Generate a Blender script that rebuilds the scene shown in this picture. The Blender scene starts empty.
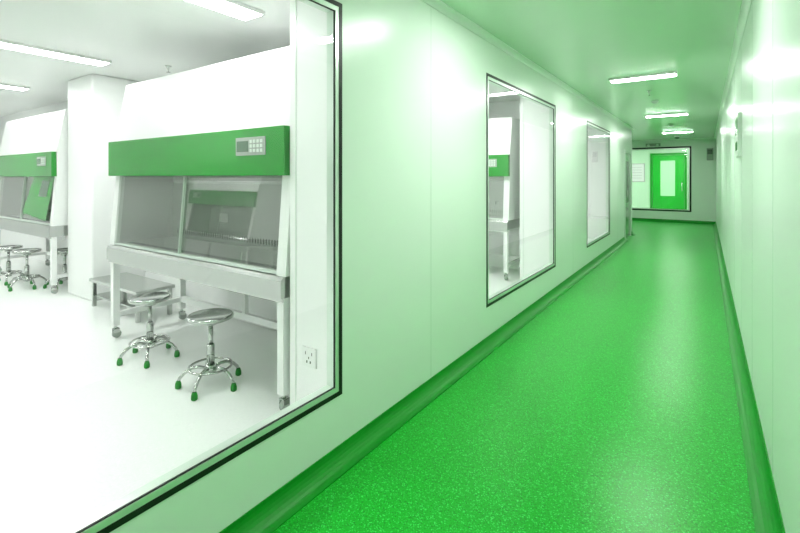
import bpy, bmesh, math
from mathutils import Vector, Matrix
S=bpy.context.scene
S.view_settings.view_transform='Standard'
S.view_settings.look='None'
S.view_settings.exposure=0.0
H=2.84; XL=-1.648; XR=0.269; YE=17.9; T=0.06

# ---------------- materials ----------------
def mat(name,col,rough=0.5,metal=0.0,coat=0.0,spec=0.5,bump=0,bscale=20,var=0.0,vscale=3):
    m=bpy.data.materials.new(name); m.use_nodes=True
    nt=m.node_tree; b=nt.nodes['Principled BSDF']
    b.inputs['Base Color'].default_value=(*col,1)
    b.inputs['Roughness'].default_value=rough
    b.inputs['Metallic'].default_value=metal
    b.inputs['Coat Weight'].default_value=coat
    b.inputs['Coat Roughness'].default_value=0.08
    b.inputs['Specular IOR Level'].default_value=spec
    tc=nt.nodes.new('ShaderNodeTexCoord')
    if var>0:
        n=nt.nodes.new('ShaderNodeTexNoise'); n.inputs['Scale'].default_value=vscale
        nt.links.new(tc.outputs['Object'],n.inputs['Vector'])
        mx=nt.nodes.new('ShaderNodeMix'); mx.data_type='RGBA'
        mx.inputs[6].default_value=(*[c*(1-var) for c in col],1)
        mx.inputs[7].default_value=(*[min(1,c*(1+var)) for c in col],1)
        nt.links.new(n.outputs['Fac'],mx.inputs[0]); nt.links.new(mx.outputs[2],b.inputs['Base Color'])
    if bump>0:
        n=nt.nodes.new('ShaderNodeTexNoise'); n.inputs['Scale'].default_value=bscale
        nt.links.new(tc.outputs['Object'],n.inputs['Vector'])
        bp=nt.nodes.new('ShaderNodeBump'); bp.inputs['Strength'].default_value=bump; bp.inputs['Distance'].default_value=0.01
        nt.links.new(n.outputs['Fac'],bp.inputs['Height']); nt.links.new(bp.outputs['Normal'],b.inputs['Normal'])
    return m
def emis(name,col,s):
    m=bpy.data.materials.new(name); m.use_nodes=True; nt=m.node_tree
    nt.nodes.clear(); e=nt.nodes.new('ShaderNodeEmission'); o=nt.nodes.new('ShaderNodeOutputMaterial')
    e.inputs[0].default_value=(*col,1); e.inputs[1].default_value=s
    nt.links.new(e.outputs[0],o.inputs[0]); return m
def glass(name,tint,refl=1.0,rough=0.0,base=0.06):
    m=bpy.data.materials.new(name); m.use_nodes=True; nt=m.node_tree
    nt.nodes.clear(); o=nt.nodes.new('ShaderNodeOutputMaterial')
    t=nt.nodes.new('ShaderNodeBsdfTransparent'); t.inputs[0].default_value=(*tint,1)
    g=nt.nodes.new('ShaderNodeBsdfGlossy'); g.inputs['Roughness'].default_value=rough
    g.inputs[0].default_value=(refl,refl,refl,1)
    f=nt.nodes.new('ShaderNodeLayerWeight'); f.inputs[0].default_value=0.5
    p=nt.nodes.new('ShaderNodeMath'); p.operation='POWER'; p.inputs[1].default_value=5
    a=nt.nodes.new('ShaderNodeMath'); a.operation='MULTIPLY_ADD'; a.inputs[1].default_value=1-base-0.04; a.inputs[2].default_value=base
    x=nt.nodes.new('ShaderNodeMixShader')
    nt.links.new(f.outputs['Facing'],p.inputs[0]); nt.links.new(p.outputs[0],a.inputs[0])
    nt.links.new(a.outputs[0],x.inputs[0]); nt.links.new(t.outputs[0],x.inputs[1]); nt.links.new(g.outputs[0],x.inputs[2])
    nt.links.new(x.outputs[0],o.inputs[0]); return m
def speckle(name,c1,c2,c3,rough,scale,spec=0.5):
    m=bpy.data.materials.new(name); m.use_nodes=True; nt=m.node_tree; b=nt.nodes['Principled BSDF']
    tc=nt.nodes.new('ShaderNodeTexCoord')
    v=nt.nodes.new('ShaderNodeTexVoronoi'); v.inputs['Scale'].default_value=scale
    nt.links.new(tc.outputs['Object'],v.inputs['Vector'])
    sp=nt.nodes.new('ShaderNodeSeparateColor'); nt.links.new(v.outputs['Color'],sp.inputs[0])
    r=nt.nodes.new('ShaderNodeValToRGB'); e=r.color_ramp.elements
    e[0].position=0.0; e[0].color=(*c2,1); e[1].position=1.0; e[1].color=(*c3,1)
    a=e.new(0.25); a.color=(*c1,1); a=e.new(0.82); a.color=(*c1,1); 
    nt.links.new(sp.outputs[0],r.inputs[0])
    b.inputs['Roughness'].default_value=rough
    b.inputs['Specular IOR Level'].default_value=spec
    nt.links.new(r.outputs[0],b.inputs['Base Color'])
    return m
M_wall=mat('corridor_wall_panel',(0.80,0.88,0.805),0.28,spec=0.4,var=0.01,vscale=1.5)
M_wallR=mat('corridor_wall_panel_gloss',(0.79,0.88,0.80),0.3,spec=0.3,var=0.01,vscale=1.5)
M_seam=mat('panel_seam',(0.5,0.66,0.52),0.4)
M_lab=mat('lab_wall_white',(0.88,0.895,0.88),0.35,var=0.01)
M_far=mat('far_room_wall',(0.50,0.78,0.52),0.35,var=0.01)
M_ceil=mat('ceiling_panel',(0.57,0.79,0.58),0.25,var=0.01)
M_ceilL=mat('lab_ceiling_panel',(0.84,0.86,0.84),0.35,var=0.01)
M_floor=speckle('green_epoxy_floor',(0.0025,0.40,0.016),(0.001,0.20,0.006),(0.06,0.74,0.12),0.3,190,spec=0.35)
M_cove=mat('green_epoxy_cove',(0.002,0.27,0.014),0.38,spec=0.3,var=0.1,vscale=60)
M_floorL=speckle('white_epoxy_floor',(0.86,0.895,0.86),(0.82,0.85,0.82),(0.9,0.92,0.9),0.3,120)
M_black=mat('black_gasket',(0.008,0.014,0.009),0.4,spec=0.3)
M_alu=mat('window_aluminium',(0.72,0.80,0.73),0.28,metal=0.5)
M_glass=glass('clear_glass',(0.98,0.995,0.985),0.9,base=0.045)
M_sash=glass('tinted_sash_glass',(0.70,0.73,0.70),1.0,base=0.2)
M_white=mat('powder_coat_white',(0.84,0.86,0.84),0.35,var=0.01)
M_green=mat('green_lacquer',(0.004,0.25,0.014),0.25,coat=0.2)
M_greenB=mat('green_door_leaf',(0.003,0.44,0.02),0.3)
M_greenD=mat('green_door_paint',(0.003,0.30,0.012),0.3)
M_greenP=mat('frosted_door_pane',(0.45,0.9,0.48),0.3)
M_ss=mat('stainless_steel',(0.50,0.52,0.50),0.22,metal=1.0,bump=0.02,bscale=40)
M_ssd=mat('stainless_liner',(0.58,0.60,0.58),0.28,metal=0.8)
M_chrome=mat('chrome',(0.50,0.52,0.50),0.12,metal=1.0)
M_grey=mat('grey_plastic',(0.33,0.37,0.33),0.4)
M_lcd=mat('lcd_screen',(0.08,0.14,0.09),0.2)
M_key=mat('keypad_button',(0.65,0.72,0.66),0.4)
M_rub=mat('green_rubber',(0.01,0.22,0.02),0.5)
M_dark=mat('dark_hole',(0.03,0.035,0.03),0.6)
M_emC=emis('corridor_tube_light',(0.95,1.0,0.95),84)
M_emL=emis('lab_tube_light',(1,1,1),40)
M_emL2=emis('lab_tube_light_bright',(1,1,1),58)
M_emE=emis('junction_tube_light',(0.95,1,0.95),50)

# ---------------- mesh builder ----------------
class B:
    def __init__(s,name): s.n=name; s.bm=bmesh.new(); s.ms=[]
    def mi(s,m):
        if m not in s.ms: s.ms.append(m)
        return s.ms.index(m)
    def quad(s,ps,m):
        f=s.bm.faces.new([s.bm.verts.new(p) for p in ps]); f.material_index=s.mi(m)
    def box(s,a,b,m):
        i=s.mi(m)
        x0,x1=sorted((a[0],b[0]));y0,y1=sorted((a[1],b[1]));z0,z1=sorted((a[2],b[2]))
        v=[s.bm.verts.new(p) for p in [(x0,y0,z0),(x1,y0,z0),(x1,y1,z0),(x0,y1,z0),(x0,y0,z1),(x1,y0,z1),(x1,y1,z1),(x0,y1,z1)]]
        for f in [(0,3,2,1),(4,5,6,7),(0,1,5,4),(1,2,6,5),(2,3,7,6),(3,0,4,7)]:
            q=s.bm.faces.new([v[k] for k in f]); q.material_index=i
    def prism(s,poly,x0,x1,m,axis='x'):
        i=s.mi(m)
        def P(p,x): return (x,p[0],p[1]) if axis=='x' else (p[0],x,p[1])
        A=[s.bm.verts.new(P(p,x0)) for p in poly]; C=[s.bm.verts.new(P(p,x1)) for p in poly]
        n=len(poly); fs=[s.bm.faces.new(A),s.bm.faces.new(C[::-1])]
        for k in range(n): fs.append(s.bm.faces.new([A[k],C[k],C[(k+1)%n],A[(k+1)%n]]))
        for f in fs: f.material_index=i
        bmesh.ops.recalc_face_normals(s.bm,faces=fs)
    def tube(s,pts,r,m,seg=12,closed=False):
        i=s.mi(m); pts=[Vector(p) for p in pts]; n=len(pts); rings=[]
        rr=r if isinstance(r,(list,tuple)) else [r]*n
        for k,p in enumerate(pts):
            if closed: t=(pts[(k+1)%n]-pts[k-1])
            else: t=pts[min(k+1,n-1)]-pts[max(k-1,0)]
            t.normalize()
            up=Vector((0,0,1)) if abs(t.z)<0.9 else Vector((1,0,0))
            if not closed and k>0: up=prev
            a=t.cross(up).normalized(); b_=a.cross(t).normalized()
            prev=b_
            rings.append([s.bm.verts.new(p+a*math.cos(2*math.pi*j/seg)*rr[k]+b_*math.sin(2*math.pi*j/seg)*rr[k]) for j in range(seg)])
        fs=[]
        for k in range(n if closed else n-1):
            A=rings[k];C=rings[(k+1)%n]
            for j in range(seg): fs.append(s.bm.faces.new([A[j],A[(j+1)%seg],C[(j+1)%seg],C[j]]))
        if not closed: fs+= [s.bm.faces.new(rings[0][::-1]),s.bm.faces.new(rings[-1])]
        for f in fs: f.material_index=i; f.smooth=len(f.verts)==4
        bmesh.ops.recalc_face_normals(s.bm,faces=fs)
    def lathe(s,prof,c,m,seg=32):
        i=s.mi(m); rings=[]
        for r,z in prof:
            rings.append([s.bm.verts.new((c[0]+max(r,1e-4)*math.cos(2*math.pi*j/seg),c[1]+max(r,1e-4)*math.sin(2*math.pi*j/seg),c[2]+z)) for j in range(seg)])
        fs=[]
        for k in range(len(rings)-1):
            for j in range(seg): fs.append(s.bm.faces.new([rings[k][j],rings[k][(j+1)%seg],rings[k+1][(j+1)%seg],rings[k+1][j]]))
        fs+=[s.bm.faces.new(rings[0][::-1]),s.bm.faces.new(rings[-1])]
        for f in fs: f.material_index=i; f.smooth=len(f.verts)==4
        bmesh.ops.recalc_face_normals(s.bm,faces=fs)
    def done(s,loc=(0,0,0),rot=0,bevel=0):
        me=bpy.data.meshes.new(s.n); s.bm.to_mesh(me); s.bm.free()
        for m in s.ms: me.materials.append(m)
        o=bpy.data.objects.new(s.n,me); S.collection.objects.link(o); o.location=loc; o.rotation_euler[2]=rot
        if bevel:
            d=o.modifiers.new('bevel','BEVEL'); d.width=bevel; d.segments=2; d.limit_method='ANGLE'; d.angle_limit=math.radians(50)
        return o

# ---------------- shell ----------------
Y0=-3.0; LX=-13.0
WINS=[(-0.75,1.823),(3.805,6.03),(7.96,10.1)]; WZ0,WZ1=0.375,2.485
DOOR=(12.12,13.2,2.2)
w=B('wall_left')
ys=Y0
for a,b in WINS:
    w.box((XL-T,ys,0),(XL,a,H),M_wall)
    w.box((XL-T,a,0),(XL,b,WZ0),M_wall); w.box((XL-T,a,WZ1),(XL,b,H),M_wall); ys=b
w.box((XL-T,ys,0),(XL,DOOR[0],H),M_wall)
for y in (2.8,7.0,11.1):
    w.box((XL,y-0.0015,0.1),(XL+0.0006,y+0.0015,H-0.06),M_seam)
w.done()
w=B('wall_left'); w.box((XL-T,DOOR[0],DOOR[2]),(XL,DOOR[1],H),M_wall); w.done()
w=B('wall_left'); w.box((XL-T,DOOR[1],0),(XL,13.5,H),M_wall); w.done()
w=B('wall_right'); w.box((XR,Y0,0),(XR+T,YE+T,H),M_wallR)
for k in range(17):
    y=-1.9+1.18*k
    w.box((XR-0.0008,y-0.002,0.1),(XR,y+0.002,H-0.06),M_seam)
w.done()
EW=(-2.7,-0.443,0.41,2.55)
w=B('wall_back')
w.box((-6.5,YE,0),(EW[0],YE+T,H),M_wall); w.box((EW[1],YE,0),(XR,YE+T,H),M_wall)
w.box((EW[0],YE,0),(EW[1],YE+T,EW[2]),M_wall); w.box((EW[0],YE,EW[3]),(EW[1],YE+T,H),M_wall); w.done()
w=B('wall_front'); w.box((LX,Y0-T,0),(XR+T,Y0,H),M_lab); w.done()
w=B('wall_junction_left'); w.box((-6.6,13.5-T,0),(-6.5,YE+T,H),M_wall); w.done()
w=B('wall_junction_front'); w.box((-6.5,13.5-T,0),(XL-T,13.5,H),M_wall); w.done()
# lab partitions
YB=3.04
def part(name,y,x0=LX,mx=M_lab):
    w=B(name); w.box((x0,y,0),(XL-T,y+0.09,H),mx); w.done()
part('wall_lab_back',YB); part('wall_lab_back.001',7.3); part('wall_lab_back.002',11.95)
w=B('wall_lab_left'); w.box((LX-T,Y0-T,0),(LX,13.5-T,H),M_lab); w.done()
def stub(y,yb,x0):
    w=B('wall_service_shaft'); w.box((x0,y,0),(XL-T-0.012,yb,H-0.002),M_lab)
    w.box((x0+0.055,y-0.004,0.0),(x0+0.062,y,H-0.002),M_alu); w.done(bevel=0.006)
stub(1.99,YB,-2.236); stub(6.48,7.3,-2.285)
w=B('structural_column'); w.box((-7.04,2.4,0),(-6.28,YB,H-0.002),M_lab); w.done(bevel=0.02)
# room beyond end window
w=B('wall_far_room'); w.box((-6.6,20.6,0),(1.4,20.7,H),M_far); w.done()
w=B('wall_far_room_left'); w.box((-6.6,YE+T,0),(-6.5,20.6,H),M_lab); w.done()
w=B('wall_far_room_right'); w.box((1.3,YE+T,0),(1.4,20.6,H),M_lab); w.done()
w=B('wall_far_room_front'); w.box((XR+T,YE,0),(1.4,YE+T,H),M_lab); w.done()
w=B('floor')
w.box((XL,Y0,-0.1),(XR,13.5,0),M_floor); w.box((-6.5,13.5,-0.1),(XR,YE,0),M_floor); w.box((XL-T,DOOR[0],-0.1),(XL,DOOR[1],0),M_floor); w.done()
w=B('floor_lab'); w.box((LX,Y0,-0.1),(XL-T,13.5-T,0),M_floorL); w.box((-6.5,YE+T,-0.1),(1.3,20.6,0),M_floorL); w.done()
w=B('ceiling'); w.box((XL-T,Y0,H),(XR+T,YE+T,H+0.1),M_ceil); w.box((-6.6,13.5-T,H),(XL-T,YE+T,H+0.1),M_ceil); w.done()
w=B('ceiling_lab'); w.box((LX-T,Y0-T,H),(XL-T,13.5-T,H+0.1),M_ceilL); w.box((-6.6,YE+T,H),(1.4,20.7,H+0.1),M_ceilL); w.done()
def coveprof(x,sgn,z=0,up=1,R=0.085,th=0.006):
    pts=[(x,z),(x+sgn*(R+th),z)]
    cx=x+sgn*(R+th); cz=z+up*(R+th)
    for k in range(9):
        a=math.pi/2*k/8
        pts.append((cx-sgn*R*math.sin(a),cz-up*R*math.cos(a)))
    pts.append((x,z+up*(R+th)))
    return pts
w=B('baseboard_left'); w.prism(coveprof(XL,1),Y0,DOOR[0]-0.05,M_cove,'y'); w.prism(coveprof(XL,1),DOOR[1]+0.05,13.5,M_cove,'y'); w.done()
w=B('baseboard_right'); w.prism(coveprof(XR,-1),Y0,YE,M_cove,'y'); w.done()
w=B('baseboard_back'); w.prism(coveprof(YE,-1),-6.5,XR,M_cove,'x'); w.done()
w=B('trim_ceiling_left'); w.prism(coveprof(XL,1,H,-1,0.045),Y0,13.5,M_wall,'y'); w.done()
w=B('trim_ceiling_right'); w.prism(coveprof(XR,-1,H,-1,0.045),Y0,YE,M_wall,'y'); w.done()
w=B('trim_ceiling_back'); w.prism(coveprof(YE,-1,H,-1,0.045),-6.5,XR,M_wall,'x'); w.done()
w=B('baseboard_lab'); w.prism(coveprof(YB,-1,0,1,0.03),LX,-7.04,M_lab,'x'); w.prism(coveprof(YB,-1,0,1,0.03),-6.28,-2.29,M_lab,'x'); w.done()

# windows
def window(idx,a,b,z0,z1,x,axis='x',depth=T,bk=0.018):
    w=B('window_%d'%idx)
    def bx(u0,u1,za,zb,d0,d1,m):
        if axis=='x': w.box((x+d0,u0,za),(x+d1,u1,zb),m)
        else: w.box((u0,x-d0,za),(u1,x-d1,zb),m)
    def ring(o,wd,d0,d1,m):
        A,Bb,C,D=a+o,b-o,z0+o,z1-o
        bx(A,Bb,C,C+wd,d0,d1,m); bx(A,Bb,D-wd,D,d0,d1,m)
        bx(A,A+wd,C+wd,D-wd,d0,d1,m); bx(Bb-wd,Bb,C+wd,D-wd,d0,d1,m)
    ring(-0.006-(bk-0.016),bk,-0.01,0.004,M_black)
    ring(0.010,0.026,-depth-0.004,0.001,M_alu)
    ring(0.036,0.004,-0.012,-0.003,M_black)
    ring(0.002,0.008,-depth-0.006,-0.01,M_alu)
    A,Bb,C,D=a+0.036,b-0.036,z0+0.036,z1-0.036
    if axis=='x': w.quad([(x-0.008,A,C),(x-0.008,Bb,C),(x-0.008,Bb,D),(x-0.008,A,D)],M_glass)
    else: w.quad([(A,x+0.008,C),(Bb,x+0.008,C),(Bb,x+0.008,D),(A,x+0.008,D)],M_glass)
    w.done()
for i,(a,b) in enumerate(WINS): window(i+1,a,b,WZ0,WZ1,XL,bk=0.024)
window(4,EW[0],EW[1],EW[2],EW[3],YE,axis='y',bk=0.05)

# left door
w=B('door_1'); a,b,zt=DOOR; a+=0.002; b-=0.002; zt-=0.002
for (p,q) in ((a,a+0.05),(b-0.05,b)): w.box((XL-T+0.002,p,0.001),(XL+0.02,q,zt),M_alu)
w.box((XL-T+0.002,a+0.05,zt-0.05),(XL+0.02,b-0.05,zt),M_alu)
w.box((XL-0.05,a+0.055,0.008),(XL-0.01,a+0.28,zt-0.055),M_ss); w.box((XL-0.05,b-0.28,0.008),(XL-0.01,b-0.055,zt-0.055),M_ss)
w.box((XL-0.05,a+0.28,0.008),(XL-0.01,b-0.28,0.9),M_ss); w.box((XL-0.05,a+0.28,1.95),(XL-0.01,b-0.28,zt-0.055),M_ss)
w.box((XL-0.04,a+0.28,0.9),(XL-0.03,b-0.28,1.95),M_lcd)
w.tube([(XL-0.01,a+0.12,0.95),(XL+0.05,a+0.12,0.95),(XL+0.05,a+0.12,1.25),(XL-0.01,a+0.12,1.25)],0.012,M_chrome)
w.done()
# far green door
w=B('door_2'); x0,x1=-1.86,-0.61; y=20.598; z1=2.5
w.box((x0,y-0.05,0.001),(x0+0.08,y,z1),M_greenD); w.box((x1-0.08,y-0.05,0.001),(x1,y,z1),M_greenD); w.box((x0+0.08,y-0.05,z1-0.08),(x1-0.08,y,z1),M_greenD)
w.box((x0+0.09,y-0.035,0.01),(-1.5,y,z1-0.09),M_greenB); w.box((-1.0,y-0.035,0.01),(x1-0.09,y,z1-0.09),M_greenB)
w.box((-1.5,y-0.035,0.01),(-1.0,y,0.8),M_greenB); w.box((-1.5,y-0.035,2.2),(-1.0,y,z1-0.09),M_greenB)
w.box((-1.5,y-0.02,0.8),(-1.0,y,2.2),M_greenP)
w.tube([(x1-0.16,y-0.035,1.0),(x1-0.16,y-0.09,1.0),(x1-0.16,y-0.09,1.35),(x1-0.16,y-0.035,1.35)],0.014,M_chrome)
w.done()
w=B('notice_board'); w.box((-2.75,20.57,1.35),(-2.05,20.598,2.1),M_grey); w.box((-2.72,20.565,1.38),(-2.08,20.57,2.07),M_key); 
for k in range(5): w.box((-2.65,20.563,1.50+0.11*k),(-2.15,20.565,1.515+0.11*k),M_grey)
w.done()

# ---------------- lights ----------------
def lamp(name,cx,cy,lx,ly,em):
    w=B(name)
    w.box((cx-lx/2-0.02,cy-ly/2-0.02,H-0.03),(cx+lx/2+0.02,cy+ly/2+0.02,H-0.0005),M_white)
    w.box((cx-lx/2,cy-ly/2,H-0.034),(cx+lx/2,cy+ly/2,H-0.030),em); w.done()
for y in (-1.2,3.0,6.46,10.66,14.9): lamp('ceiling_light_fixture',-0.67,y,0.72,0.15,M_emC)
lamp('ceiling_light_fixture',-4.2,15.5,0.9,0.15,M_emE)
for x in (-2.95,-5.55,-8.1,-10.7):
    for y in (1.65,-1.3): lamp('ceiling_light_fixture',x,y,0.2,1.2,M_emL)
    for y in (5.2,9.6): lamp('ceiling_light_fixture',x,y,0.2,1.2,M_emL2)
for x in (-3.5,-0.8): lamp('ceiling_light_fixture',x,19.2,1.2,0.2,M_emL2)

def smoke(x,y):
    w=B('smoke_detector'); w.lathe([(0.055,0),(0.055,-0.02),(0.04,-0.035),(0.025,-0.05),(0.001,-0.052)],(x,y,H),M_key,24); w.done()
smoke(-0.71,8.69); smoke(-0.71,12.8)
def sprinkler(x,y,z=H):
    w=B('fire_sprinkler'); w.lathe([(0.035,0),(0.03,-0.01),(0.012,-0.014),(0.012,-0.04),(0.004,-0.045),(0.004,-0.07),(0.022,-0.072),(0.022,-0.076),(0.001,-0.078)],(x,y,z),M_ss,20); w.done()
sprinkler(-0.7,7.6); sprinkler(-5.15,2.75)
w=B('security_camera'); w.lathe([(0.07,0),(0.07,-0.04),(0.06,-0.045)],(-0.75,16.4,H),M_white,24); w.lathe([(0.055,-0.045),(0.05,-0.075),(0.03,-0.098),(0.001,-0.105)],(-0.75,16.4,H),M_lcd,24); w.done()
w=B('emergency_light'); w.box((-1.75,YE-0.07,2.62),(-1.3,YE-0.001,2.72),M_grey)
for x in (-1.66,-1.39): w.tube([(x,YE-0.07,2.67),(x,YE-0.1,2.65)],[0.035,0.045],M_key)
w.done()
w=B('access_control_panel'); w.box((XR-0.03,5.1,1.74),(XR-0.0005,5.5,2.14),M_wall); w.box((XR-0.034,5.14,1.95),(XR-0.03,5.46,2.1),M_green)
for k in range(3): w.box((XR-0.034,5.16+0.1*k,1.80),(XR-0.03,5.22+0.1*k,1.88),M_green)
w.done(bevel=0.004)
w=B('door_intercom'); w.box((0.02,YE-0.05,2.1),(0.2,YE-0.0005,2.5),M_grey); w.box((0.04,YE-0.055,2.3),(0.18,YE-0.05,2.46),M_lcd); w.done(bevel=0.004)
w=B('power_outlet'); yo=1.99; xo=-2.05
w.box((xo-0.06,yo-0.012,0.36),(xo+0.06,yo-0.0005,0.48),M_white)
for dx,z0,z1,ww in ((-0.03,0.435,0.455,.005),(0.025,0.435,0.455,.005),(-0.02,0.385,0.40,.01),(0.01,0.385,0.40,.01),(-0.003,0.41,0.425,.006)):
    w.box((xo+dx,yo-0.014,z0),(xo+dx+ww,yo-0.012,z1),M_dark)
w.done(bevel=0.003)

# ---------------- cabinet ----------------
def castor(w,x,y,m=M_grey):
    w.tube([(x,y,0.13),(x,y,0.085)],0.014,M_chrome)
    w.box((x-0.024,y-0.02,0.05),(x-0.019,y+0.03,0.09),M_chrome); w.box((x+0.019,y-0.02,0.05),(x+0.024,y+0.03,0.09),M_chrome); w.box((x-0.024,y-0.02,0.085),(x+0.024,y+0.03,0.092),M_chrome)
    w.tube([(x-0.017,y+0.012,0.037),(x+0.017,y+0.012,0.037)],0.037,m,20)
def cabinet(x1,yf,W=2.45,rot=0,sash_refl=False):
    w=B('biosafety_cabinet'); D=0.72; f=0.09
    w.prism([(0.02,1.86),(0.13,2.46),(D,2.46),(D,1.58),(0.03,1.58)],-W,0,M_white)
    w.box((-W-0.0,-0.03,1.56),(0,0.03,1.885),M_green)
    w.box((-0.50,-0.036,1.70),(-0.18,-0.03,1.825),M_grey)
    w.box((-0.485,-0.040,1.725),(-0.36,-0.036,1.80),M_lcd)
    for i in range(4):
        for j in range(3): w.box((-0.34+i*0.037,-0.041,1.72+j*0.032),(-0.315+i*0.037,-0.036,1.742+j*0.032),M_key)
    ch=[(0.035,1.58),(-0.02,0.90),(D,0.90),(D,1.58)]
    for a,b in ((-W,-W+0.035),(-0.035,0)): w.prism(ch,a,b,M_white)
    for a,b in ((-W+0.035,-W+f),(-f,-0.035)): w.prism([(0.035,1.58),(-0.02,0.90),(0.03,0.90),(0.085,1.58)],a,b,M_white)
    w.box((-W+0.035,D-0.03,0.90),(-0.035,D,1.58),M_ssd)
    w.box((-W+0.035,D-0.14,0.90),(-0.035,D-0.13,1.50),M_ssd)
    w.box((-W+0.035,0.06,0.895),(-0.035,D-0.14,0.915),M_ssd)
    for a,b in ((-W+0.035,-W+0.038),(-0.038,-0.035)): w.prism([(0.09,1.57),(0.04,0.915),(D-0.14,0.915),(D-0.14,1.57)],a,b,M_ssd)
    for k in range(60):
        x=-W+0.14+k*(W-0.28)/59
        w.box((x-0.008,0.075,0.915),(x+0.008,0.135,0.917),M_dark)
        w.box((x-0.004,D-0.144,0.955),(x+0.004,D-0.14,1.005),M_dark)
    w.tube([(-W+0.2,D-0.2,1.5),(-0.2,D-0.2,1.5)],0.014,M_white)
    for x in (-W*0.62,-W*0.25):
        w.box((x-0.06,D-0.15,1.12),(x+0.06,D-0.14,1.2),M_white)
    w.tube([(-0.4,D-0.14,1.15),(-0.4,D-0.25,1.15),(-0.4,D-0.25,1.1)],0.01,M_chrome)
    if sash_refl:
        # painted reflection on the right sash: green shape with a small dark patch
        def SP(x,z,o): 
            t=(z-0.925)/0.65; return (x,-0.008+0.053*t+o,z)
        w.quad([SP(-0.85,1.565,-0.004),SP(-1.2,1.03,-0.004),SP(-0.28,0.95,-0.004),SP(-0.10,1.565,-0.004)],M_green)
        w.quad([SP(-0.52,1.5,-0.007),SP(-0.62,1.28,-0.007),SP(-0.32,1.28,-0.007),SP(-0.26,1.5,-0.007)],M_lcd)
    def pane(a,b,o):
        w.quad([(a,0.045+o,1.575),(a,-0.008+o,0.925),(b,-0.008+o,0.925),(b,0.045+o,1.575)],M_sash)
    xm=-W*0.52
    pane(-W+f,xm+0.01,0.008); pane(xm-0.01,-f,0.020)
    w.prism([(0.04,1.575),(-0.012,0.915),(0.016,0.915),(0.068,1.575)],xm-0.005,xm+0.001,M_alu)
    w.prism([(-0.012,0.925),(-0.014,0.905),(0.03,0.905),(0.03,0.925)],-W+f,-f,M_alu)
    w.prism([(-0.05,0.76),(-0.05,0.875),(-0.03,0.90),(0.06,0.90),(D,0.90),(D,0.76)],-W+0.01,-0.01,M_ss)
    w.box((-W+0.01,-0.035,0.735),(-0.01,-0.025,0.76),M_ss)
    L=0.06
    for x in (-W+0.02,-0.02-L):
        for y in (-0.02,D-L-0.02): 
            w.box((x,y,0.12),(x+L,y+L,0.76),M_white); castor(w,x+L/2,y+L/2)
        w.box((x+0.01,-0.02+L,0.20),(x+L-0.01,D-L-0.02,0.25),M_white)
    w.box((-W+0.02+L,D-L-0.01,0.20),(-0.02-L,D-0.03,0.26),M_white)
    w.box((-W+0.02+L,D-L-0.01,0.55),(-0.02-L,D-0.03,0.60),M_white)
    w.box((-W*0.55,D-L-0.01,0.26),(-W*0.55+0.05,D-0.03,0.55),M_white)
    w.box((-W+0.05,0.1,0.70),(-0.05,0.14,0.76),M_white)
    w.box((-W*0.6,0.3,2.46),(-W*0.6+0.5,0.6,2.5),M_white)
    return w.done(loc=(x1,yf,0),rot=rot,bevel=0.004)
cabinet(-2.25,1.985,2.5); cabinet(-7.09,2.27,sash_refl=True); cabinet(-2.42,6.4)
# facing row on the other side of the lab
cabinet(-6.0,-1.9,rot=math.pi); cabinet(-10.2,-1.9,rot=math.pi)

# stools
def stool(x,y,rot=0.3,zs=0.53):
    w=B('lab_stool')
    w.lathe([(0.001,zs-0.055),(0.05,zs-0.052),(0.10,zs-0.045),(0.150,zs-0.034),(0.160,zs-0.028),(0.165,zs-0.016),(0.163,zs-0.006),(0.155,zs),(0.145,zs-0.001),(0.13,zs-0.006),(0.001,zs-0.008)],(0,0,0),M_chrome,40)
    w.lathe([(0.017,0.27),(0.017,zs-0.05)],(0,0,0),M_chrome,16)
    w.lathe([(0.028,0.13),(0.028,0.30),(0.024,0.31)],(0,0,0),M_chrome,20)
    w.lathe([(0.045,zs-0.075),(0.045,zs-0.05)],(0,0,0),M_chrome,20)
    w.lathe([(0.034,0.09),(0.04,0.1),(0.04,0.155),(0.034,0.16)],(0,0,0),M_chrome,20)
    for k in range(5):
        a=2*math.pi*k/5; c,s_=math.cos(a),math.sin(a)
        P=lambda r,z:(r*c,r*s_,z)
        w.tube([P(0.03,0.13),P(0.08,0.145),P(0.13,0.14),P(0.18,0.11),P(0.212,0.075),P(0.222,0.05)],[0.012]*6,M_chrome,10)
        w.lathe([(0.016,0),(0.022,0.006),(0.022,0.03),(0.015,0.055)],(0.222*c,0.222*s_,0),M_rub,16)
    n=40
    w.tube([(0.15*math.cos(2*math.pi*j/n),0.15*math.sin(2*math.pi*j/n),0.145) for j in range(n)],0.008,M_chrome,8,closed=True)
    w.done(loc=(x,y,0),rot=rot)
stool(-3.04,1.94,0.2); stool(-3.93,1.94,0.7); stool(-7.86,2.2,0.1); stool(-7.48,2.52,0.5); stool(-8.45,2.15,0.9); stool(-3.6,6.3,0.4)

w=B('step_bench')
w.box((-6.1,2.3,0.30),(-4.95,2.72,0.335),M_ss); 
w.box((-6.06,2.34,0.12),(-4.99,2.70,0.14),M_ss)
for x in (-6.08,-5.01):
    for y in (2.32,2.66): w.box((x,y,0),(x+0.04,y+0.04,0.30),M_ss)
w.done(bevel=0.003)

# ---------------- camera ----------------
cam=bpy.data.cameras.new('camera'); co=bpy.data.objects.new('camera',cam); S.collection.objects.link(co)
cam.sensor_width=36; cam.lens=446/800*36; cam.shift_y=-89.5/800; cam.clip_start=0.02
co.location=(0,0,1.55); co.rotation_euler=(math.radians(90),0,math.radians(34.45))
S.camera=co
wd=bpy.data.worlds.new('world'); S.world=wd; wd.use_nodes=True
wd.node_tree.nodes['Background'].inputs[0].default_value=(0.8,0.9,0.8,1); wd.node_tree.nodes['Background'].inputs[1].default_value=0.3
